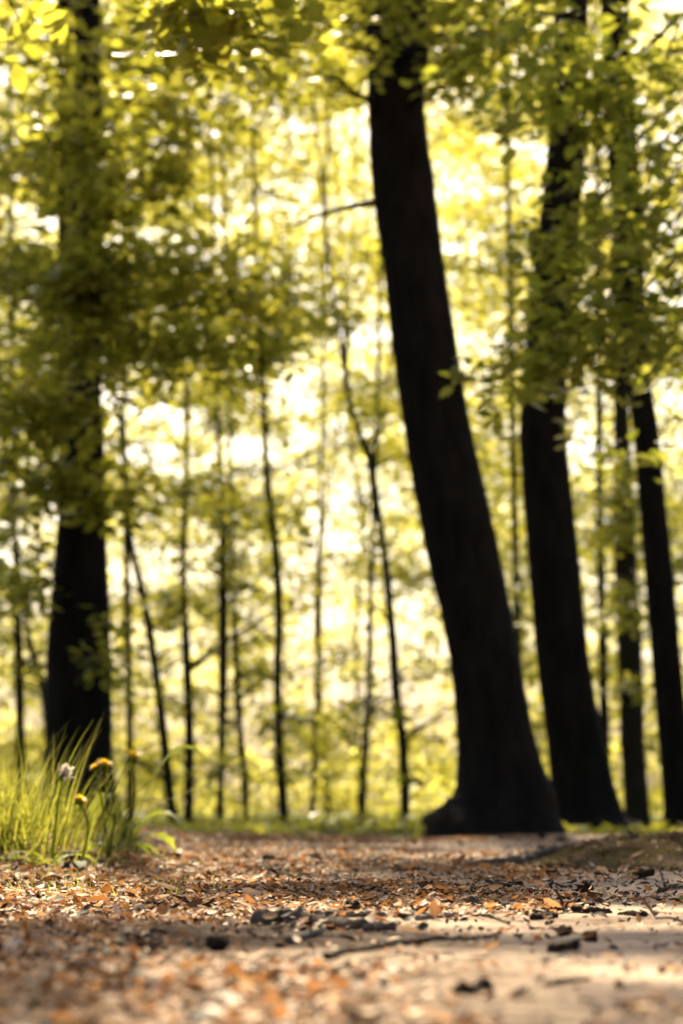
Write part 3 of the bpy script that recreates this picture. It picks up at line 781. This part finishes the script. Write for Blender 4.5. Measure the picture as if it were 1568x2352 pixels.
def flower(label, base_dx, base_dy, Y, heads, leaves_n=0, closed=False):
    b = at(base_dx, base_dy, Y); b[2] = float(ground_z(b[0], b[1]))
    T = thing("dandelion", label, "dandelion", b, "dandelions in the grass")
    for (hx, hy, size, tilt) in heads:
        h = at(hx, hy, Y)
        mb = MB()
        mid = (b + h) / 2 + np.array([rng.normal(0, 0.006), 0, 0.01])
        add_tube(mb, smooth_path([b, mid, h], 14), np.linspace(0.0022, 0.0017, 14), 7)
        mb.build("stem", WEED, T)
        ax = unit(np.array([math.sin(tilt), -0.15, math.cos(tilt)]))
        e1 = unit(np.cross(ax, [0, 1, 0.01])); e2 = np.cross(ax, e1)
        if not closed:
            pm = MB()
            for ringi, (el, cnt, ln) in enumerate([(0.15, 30, 1.0), (0.45, 28, 0.92), (0.8, 22, 0.75), (1.15, 14, 0.55)]):
                th = np.linspace(0, 2 * np.pi, cnt, endpoint=False) + ringi * 0.2 + rng.normal(0, .05, cnt)
                rd = np.cos(th)[:, None] * e1 + np.sin(th)[:, None] * e2
                dirv = rd * math.cos(el) + ax * math.sin(el)
                nrm = -rd * math.sin(el) + ax * math.cos(el)
                leaves(pm, h + dirv * size * 0.06, nrm, dirv, np.full(cnt, size * 0.5 * ln) * rng.uniform(.85, 1.1, cnt),
                       np.array([[0, .06], [.5, .12], [.97, .10], [1, 0], [.97, -.10], [.5, -.12], [0, -.06]]), 0.1, 0.12)
            pm.build("flower_head", PETAL, T, smooth=False)
            cp = MB()
            prof = np.array([[0.0, -0.42, .10], [0, -0.33, .24], [0, -0.18, .27], [0, 0.0, .25], [0, .05, .16]]) * size
            add_tube(cp, h + ax * prof[:, 1:2], prof[:, 2], 12, 0.05)
            cp.build("bract_cup", WEED, T)
        else:
            cp = MB(); ts = np.linspace(0, 1, 8)
            add_tube(cp, h - ax * (size * 0.5) + ax * (ts * size * 0.62)[:, None], size * np.interp(ts, [0, .15, .5, 1], [.08, .15, .15, .11]), 10, 0.05)
            cp.build("bract_cup", WEED, T)
            pm = MB(); n = 110
            dirv = unit(ax + rng.normal(0, .09, (n, 3))); 
            leaves(pm, h + ax * size * 0.02 + rng.normal(0, size * .06, (n, 3)), rng.normal(size=(n, 3)), dirv, size * rng.uniform(.4, .75, n), np.array([[0, .10], [1, .07], [1, -.07], [0, -.10]]))
            pm.build("white_tuft", PAPPUS, T, smooth=False)
    if leaves_n:
        for i in range(leaves_n):
            wm = MB()
            strap_leaf(wm, b + np.array([0, 0, .003]), rng.random() * 6.28, rng.uniform(.07, .14), rng.uniform(.02, .06), rng.uniform(.016, .028))
            wm.build("leaf", WEED, T)
    return T
flower("twin headed yellow dandelion standing upright against the foot of the big left trunk", 250, 1960, 4.2, [(240, 1757, 0.029, 0.25), (218, 1764, 0.020, -0.5)], 5)
flower("larger orange dandelion head further back, tallest of the dandelions", 296, 1925, 5.4, [(305, 1738, 0.042, 0.15)], 4)
flower("lowest dandelion, yellow head half hidden in the grass left of the upright one", 182, 1965, 3.85, [(184, 1838, 0.022, 0.5)], 4)
flower("closed white tufted dandelion head slanting out of the tall grass", 118, 1960, 3.9, [(143, 1783, 0.027, 0.8)], 3, closed=True)

b = ground_at(290, 1962)
T = thing("broad_leaved_weed", "broad leaved weed with arching leaves right of the grass, at the edge of the path", "weed", b)
for az, ln, rs, wd, dr in [(0.15, .16, .30, .05, .45), (-0.3, .13, .14, .04, .8), (2.6, .09, .22, .05, .9), (2.2, .06, .12, .04, .8), (1.6, .13, .10, .045, .9), (-1.9, .08, .04, .03, 1.0), (3.6, .10, .06, .036, 1.0), (0.8, .13, .07, .04, 1.0)]:
    wm = MB(); strap_leaf(wm, b + np.array([0, 0, .002]), az, ln, rs, wd, 11, dr); wm.build("leaf", WEED, T)

# ------------------------------------------------------------------ single pieces lying on the path
def rest(x, y):
    return top_z(x, y)

def twig(label, pts, r0, r1, mat=TWIG, lift=None, side=(), name="twig", seg=9, rough=0.10, flat=1.0):
    """pts: survey pixels along the ground; lift: height above ground of each point (metres)"""
    P = []
    for i, (x, y) in enumerate(pts):
        q = ground_at(x, y); q[2] = rest(q[0], q[1]) + r0 * 0.8 + (lift[i] if lift else 0); P.append(q)
    p = smooth_path(np.array(P), 10 * len(P))
    p = p + rng.normal(0, r0 * 0.18, p.shape)
    T = None
    mb = MB(); add_tube(mb, p, np.linspace(r0, r1, len(p)) * (1 + 0.12 * np.sin(np.arange(len(p)) * 1.1)), seg, rough, flat)
    for (i, d, l) in side:
        s = p[int(i * (len(p) - 1))]; e = s + np.array(d) / np.linalg.norm(d) * l
        add_tube(mb, smooth_path([s, (s + e) / 2 + rng.normal(0, l * .06, 3), e], 8), np.linspace(r1 * .9, r1 * .4, 8), 6, rough)
    o = mb.build(name, mat)
    return tag(o, label, "twig" if name == "twig" else name.replace("_", " "))

twig("long pale broken twig lying level across the middle of the path", [(640, 2104), (720, 2107), (804, 2108), (880, 2108), (950, 2109)], 0.0032, 0.0026, PALETWIG)
twig("pale forked twig continuing right of the long pale one, bent at its far end", [(958, 2116), (1000, 2111), (1040, 2108), (1086, 2106), (1120, 2109), (1145, 2117), (1170, 2127)], 0.0026, 0.0014, PALETWIG, side=[(.62, (1, -.4, .05), .03)])
twig("long dark curved twig out of focus in the foreground, rising to the right", [(748, 2232), (800, 2216), (860, 2202), (924, 2193), (1009, 2190), (1080, 2184), (1150, 2180)], 0.0026, 0.0012, TWIG, [.006, .006, .005, .006, .007, .006, .008], side=[(.72, (-.4, -1, .1), .04)])
twig("thin dark straight twig lying behind the spiky husk", [(900, 2005), (960, 2000), (1010, 1997), (1060, 1995), (1110, 1994)], 0.0028, 0.0016)
twig("bent thin twig arched like a roof beside the grass", [(305, 1958), (330, 1938), (352, 1948), (380, 1966)], 0.0030, 0.0018, TWIG, [0.0, 0.016, 0.010, 0.0])
twig("short black twig with an upright fork, left one of the end to end pair", [(1245, 2101), (1270, 2100), (1296, 2098)], 0.0030, 0.0026, TWIG, side=[(.9, (-.35, .1, 1), .020), (.97, (.4, .1, .8), .010)])
twig("thick black twig piece in line with the forked one, right of it", [(1312, 2098), (1345, 2100), (1380, 2101)], 0.0034, 0.0030, TWIG)
twig("stubby black twig crumb at the right end of the thick twig piece", [(1384, 2100), (1402, 2100)], 0.0026, 0.0024, TWIG)
twig("short dark twig in front of the forked one, tilted slightly", [(1222, 2116), (1250, 2113), (1278, 2110)], 0.0030, 0.0024, TWIG)
twig("small dark twig behind the thick twig piece", [(1324, 2086), (1364, 2083)], 0.0022, 0.0016)
twig("dark twig left of the upright square leaf at the right", [(1438, 2105), (1462, 2107), (1486, 2108)], 0.0026, 0.0020)
twig("thin stick leaning upright out of the front of the mossy mound", [(1527, 2040), (1512, 2012)], 0.0018, 0.0012, TWIG, [0, 0.012])
twig("dark twig at the right edge below the mossy mound", [(1512, 2053), (1545, 2046), (1580, 2042)], 0.0028, 0.0020, TWIG)
twig("dark slightly arched twig on bare sand in the middle right", [(1120, 2043), (1150, 2039), (1180, 2038), (1210, 2040)], 0.0026, 0.0016, TWIG, [0, .003, .003, 0])
twig("blurred thin twig low in the right foreground", [(1255, 2268), (1300, 2262), (1352, 2256)], 0.0016, 0.0012, TWIG)
twig("grey twig stub slanting in front of the grey root", [(664, 2170), (700, 2158), (740, 2146)], 0.0030, 0.0022, PALETWIG)
twig("dark twig lying along the left litter below the wood block", [(405, 2002), (440, 1998), (470, 1996)], 0.0042, 0.0030, TWIG)
twig("short dark stick in the litter just below the pointed husk", [(602, 2010), (640, 2007)], 0.0044, 0.0036, TWIG)
twig("dark root running along the crest of the mossy mound", [(1190, 1990), (1225, 1986), (1262, 1984), (1300, 1983)], 0.009, 0.006, GREYROOT, name="exposed_root", seg=12)
r_ = twig("grey exposed root pushing up through the sand in the left middle foreground", [(590, 2128), (620, 2122), (660, 2120), (705, 2126), (750, 2136), (820, 2142), (900, 2148)], 0.0065, 0.0035, GREYROOT, name="exposed_root", seg=14, rough=0.06)

def lump(label, dx, dy, size, name="beech_husk", mat=HUSK, cat="beech husk", spikes=True, squash=0.65, grp="dark beech husks scattered on the path"):
    p = ground_at(dx, dy); z = rest(p[0], p[1])
    nu, nv = 24, 12
    th = np.linspace(0, 2 * np.pi, nu, endpoint=False); ph = np.linspace(-1.45, 1.15, nv)
    rot = rng.random() * 6.28
    T_, P_ = np.meshgrid(th, ph)
    lobes = 1 + 0.20 * np.cos(4 * (T_ + rot)) * np.clip((P_ + .5), 0, 1.2)
    r = (size / 2) * lobes * (1 + 0.07 * rng.normal(size=T_.shape))
    v = np.stack([r * np.cos(P_) * np.cos(T_), r * np.cos(P_) * np.sin(T_), squash * r * np.sin(P_)], -1)
    tx = rng.normal(0, 0.45); 
    R_ = np.array([[1, 0, 0], [0, math.cos(tx), -math.sin(tx)], [0, math.sin(tx), math.cos(tx)]])
    c = np.array([p[0], p[1], z + size * 0.30])
    V_ = v.reshape(-1, 3) @ R_.T + c
    i = np.arange(nv - 1)[:, None] * nu; j = np.arange(nu)[None]; k = (j + 1) % nu
    f = np.stack([i + j, i + k, i + nu + k, i + nu + j], -1).reshape(-1, 4)
    mb = MB().add(V_, f)
    # inside of the open cup and base
    mb.f.append(np.array([[ (nv - 1) * nu + x, (nv - 1) * nu + (x + 1) % nu, (nv - 1) * nu + (nu - x - 2) % nu] for x in range(nu // 2 - 1)])); mb.m.append(np.zeros(nu // 2 - 1))
    if spikes:
        m = 90
        idx = rng.integers(0, len(V_), m)
        d = unit(V_[idx] - c + rng.normal(0, size * .12, (m, 3)))
        leaves(mb, V_[idx], rng.normal(size=(m, 3)), d, size * rng.uniform(.12, .26, m), np.array([[0, .10], [1, 0.01], [0, -.10]]), 0, 0)
    s = c + np.array([0, 0, -size * .3]); 
    add_tube(mb, smooth_path([s, s + np.array([rng.normal(0, .3), rng.normal(0, .3), .25]) * size, s + np.array([rng.choice([-1, 1]) * .9, rng.normal(0, .2), .15]) * size], 8), np.full(8, size * .045), 6)
    o = mb.build(name, mat)
    return tag(o, label, cat, grp)
for lab, x, y, s in [
    ("pointed dark husk standing up in the lit litter left of the middle", 615, 1986, 0.024),
    ("small dark husk just right of the pointed one", 643, 1984, 0.013),
    ("tiny upright husk, rightmost of the three dark ones in the lit litter", 665, 1988, 0.009),
    ("reddish dark husk alone on the pale litter behind, below the foot of the curving sapling", 722, 1978, 0.022),
    ("dark crumbly husk left of the pointed one near the grass sprouts", 497, 1987, 0.014),
    ("big spiky husk on bare sand in the middle of the path", 988, 2048, 0.017),
    ("crumbled husk lying just in front of the big spiky one", 976, 2070, 0.015),
    ("dark husk at the left of the bare sand, just behind the pale twig", 809, 2099, 0.016),
    ("large blurred husk in the left foreground below the grey root", 499, 2186, 0.016),
    ("husk at the far back of the path right at the foot of the second trunk", 1243, 1930, 0.030),
    ("oval husk on the pale strip just below the second trunk's right foot", 1292, 1936, 0.028),
    ("round husk on the sand left of the mossy mound's crest", 1243, 1956, 0.022),
    ("flat husk on the pale sand right behind the mossy mound's crest", 1368, 1944, 0.030),
    ("open husk on shaded sand in front of the mossy mound", 1343, 2052, 0.018),
    ("blurred husk right of the bark chip in the right foreground", 1356, 2166, 0.011),
    ("dark blurred husk behind the striped bark chip", 1296, 2152, 0.012),
    ("blurred husk low in the centre foreground on the pale sand", 1064, 2290, 0.0105),
    ("blurred husk cut by the bottom edge, left of centre", 806, 2352, 0.013),
    ("second blurred husk at the bottom edge, right of the other", 866, 2352, 0.009),
    ("blurred husk on the pale sand of the foreground, left of the dark curved twig", 706, 2250, 0.009),
    ("blurred reddish husk left on the foreground sand's edge", 556, 2240, 0.009),
    ("dark husk in the sunlit strip at the left, below the grass sprouts", 347, 2093, 0.014),
    ("dark husk in the litter right of the wood block", 250, 1962, 0.024),
    ("red brown husk in the litter under the tall grass", 165, 2008, 0.026)]:
    lump(lab, x, y, s)

def chip(label, dx, dy, lx, ly, h, rot=0.0, tilt=0.0, mat=CHIP, topmat=None, name="bark_chip", cat="bark chip", grp=None):
    p = ground_at(dx, dy); z = rest(p[0], p[1])
    m = 18
    th = np.linspace(0, 2 * np.pi, m, endpoint=False)
    rr = 1 / np.maximum(np.abs(np.cos(th)) ** 4 + np.abs(np.sin(th)) ** 4, .01) ** .25 * (1 + 0.08 * rng.normal(size=m))
    o2 = np.stack([rr * np.cos(th) * lx / 2, rr * np.sin(th) * ly / 2], -1)
    layers = []
    for zz, sc in [(0, .86), (h * .18, 1), (h * .8, .98), (h, .86)]:
        q = np.concatenate([o2 * sc, np.full((m, 1), zz)], 1); q[:, 2] += rng.normal(0, h * .05, m) + tilt * q[:, 0]
        layers.append(q)
    v = np.concatenate(layers + [[[0, 0, 0]], [[0, 0, h * 1.02]]])
    cr, sr = math.cos(rot), math.sin(rot)
    v = np.stack([v[:, 0] * cr - v[:, 1] * sr, v[:, 0] * sr + v[:, 1] * cr, v[:, 2]], -1) + np.array([p[0], p[1], z - h * .05 + abs(tilt) * lx * .3])
    mb = MB()
    i = np.arange(3)[:, None] * m; j = np.arange(m)[None]; k = (j + 1) % m
    mb.add(v, np.stack([i + j, i + k, i + m + k, i + m + j], -1).reshape(-1, 4))
    mb.f.append(np.array([[(x + 1) % m, x, 4 * m] for x in range(m)])); mb.m.append(np.zeros(m))
    mb.f.append(np.array([[3 * m + x, 3 * m + (x + 1) % m, 4 * m + 1] for x in range(m)])); mb.m.append(np.full(m, 1 if topmat else 0))
    o = mb.build(name, [mat, topmat] if topmat else mat, smooth=False)
    return tag(o, label, cat, grp)
chip("thick wood block with a sunlit pale top and dark front, in the litter under the grass", 152, 1980, 0.052, 0.034, 0.016, 0.05, -0.02, CHIP, SUNLIT_TOP, "wood_block", "wood block")
chip("bark chip with a pale stripe on top in the right foreground", 1294, 2190, 0.021, 0.014, 0.007, 0.5, 0.2, CHIP, PALETWIG)
chip("grey weathered wood splinter raised like a wedge before the biggest trunk", 1128, 1992, 0.115, 0.05, 0.012, 0.1, 0.10, GREYROOT, None, "wood_splinter", "wood splinter")
chip("dark flat bark chip on the right sand, alone below the open husk", 1389, 2069, 0.018, 0.012, 0.005)
chip("small dark bark chip right of the crumbled husk", 1024, 2083, 0.016, 0.010, 0.005, .6, .2)
chip("small black bark chip just behind the pale twig's broken end", 976, 2099, 0.018, 0.012, 0.006, -.3, .1)
chip("dark bark chip in front of the mossy mound near its left end", 1255, 2012, 0.030, 0.016, 0.008, .3)
chip("dark bark flake lying at the foot of the mound's right part", 1478, 2020, 0.030, 0.02, 0.010, .3, .2)
chip("black bark flake in the lit litter left of the grey root", 655, 2075, 0.026, 0.016, 0.007, .1, .1)

def dry_leaf(label, dx, dy, L, W_, az, pitch, mat=DRYLEAF, curl=0.3, stalk=0.0, lift=0.0, roll=0.0):
    p = ground_at(dx, dy); z = rest(p[0], p[1])
    U = np.linspace(0, 1, 9); V_ = np.linspace(-1, 1, 7)
    w = W_ / 2 * np.sin(np.pi * np.clip(U * 0.94 + 0.03, 0, 1)) ** 0.75
    uu, vv = np.meshgrid(U, V_, indexing='ij')
    x = uu * L; y = vv * w[:, None]
    zz = curl * (vv ** 2) * w[:, None] + curl * 0.5 * L * (uu - .4) ** 2 + 0.02 * L * np.sin(uu * 20) * np.abs(vv) + rng.normal(0, L * .008, uu.shape)
    y2 = y * math.cos(roll) - zz * math.sin(roll); zz = y * math.sin(roll) + zz * math.cos(roll); y = y2
    x2 = x * math.cos(pitch) - zz * math.sin(pitch); z2 = x * math.sin(pitch) + zz * math.cos(pitch)
    v = np.stack([x2 * math.cos(az) - y * math.sin(az), x2 * math.sin(az) + y * math.cos(az), z2], -1).reshape(-1, 3)
    v[:, 2] -= v[:, 2].min()
    v += np.array([p[0], p[1], z + 0.001 + lift])
    f = np.array([[i * 7 + j, i * 7 + j + 1, i * 7 + j + 8, i * 7 + j + 7] for i in range(8) for j in range(6)])
    mb = MB().add(v, f)
    if stalk:
        s = v[3]
        e = np.array([s[0] + stalk * .85, s[1] - stalk * .3, z + 0.002])
        add_tube(mb, smooth_path([s, (s + e) / 2 + np.array([0, 0, .002]), e], 8), np.full(8, 0.0011), 6)
    return tag(mb.build("dry_leaf", mat), label, "dry leaf", "dry leaves lying on the path")
dry_leaf("dark squarish leaf standing upright on its stalk at the right edge of the sand", 1505, 2124, 0.024, 0.026, 2.9, 0.9, DARKLEAF, 0.15, 0.028, 0.004, 0.2)
dry_leaf("orange leaf scrap standing upright between the two pale twigs", 998, 2114, 0.016, 0.010, 1.9, 1.25, DRYLEAF, 0.3)
dry_leaf("brown curled leaf standing in the litter left of the weathered splinter", 1042, 2000, 0.036, 0.024, 0.5, 0.7, DRYLEAF, 0.6)
dry_leaf("brown leaf lying on the sand behind the bent end of the pale twig", 1112, 2096, 0.026, 0.018, 2.6, 0.35, DARKLEAF, 0.5)
dry_leaf("reddish leaf propped on the crest of the mossy mound", 1486, 1948, 0.045, 0.03, 0.3, 0.5, DRYLEAF, 0.5)
dry_leaf("pale leaf upright in the litter's edge below the dandelions", 236, 1952, 0.045, 0.03, 1.2, 1.0, island_mat("pale_leaf", [(0, (.5, .42, .34)), (1, (.6, .5, .4))], .6, .4), 0.3)
dry_leaf("tan leaf scrap low on the face of the mossy mound", 1450, 1998, 0.03, 0.02, 0.3, 0.4, DRYLEAF, 0.3)
dry_leaf("blurred curled brown leaf in the left foreground litter", 330, 2212, 0.02, 0.014, 0.6, 0.6, DARKLEAF, 0.7)
dry_leaf("pale green fallen leaf at the right edge in front of the mound", 1545, 2076, 0.034, 0.02, 0.2, 0.15, WEED, 0.35)
dry_leaf("dark leaf lying at the far edge of the path just right of the grass", 280, 1934, 0.06, 0.03, 0.1, 0.1, DARKLEAF, 0.4)
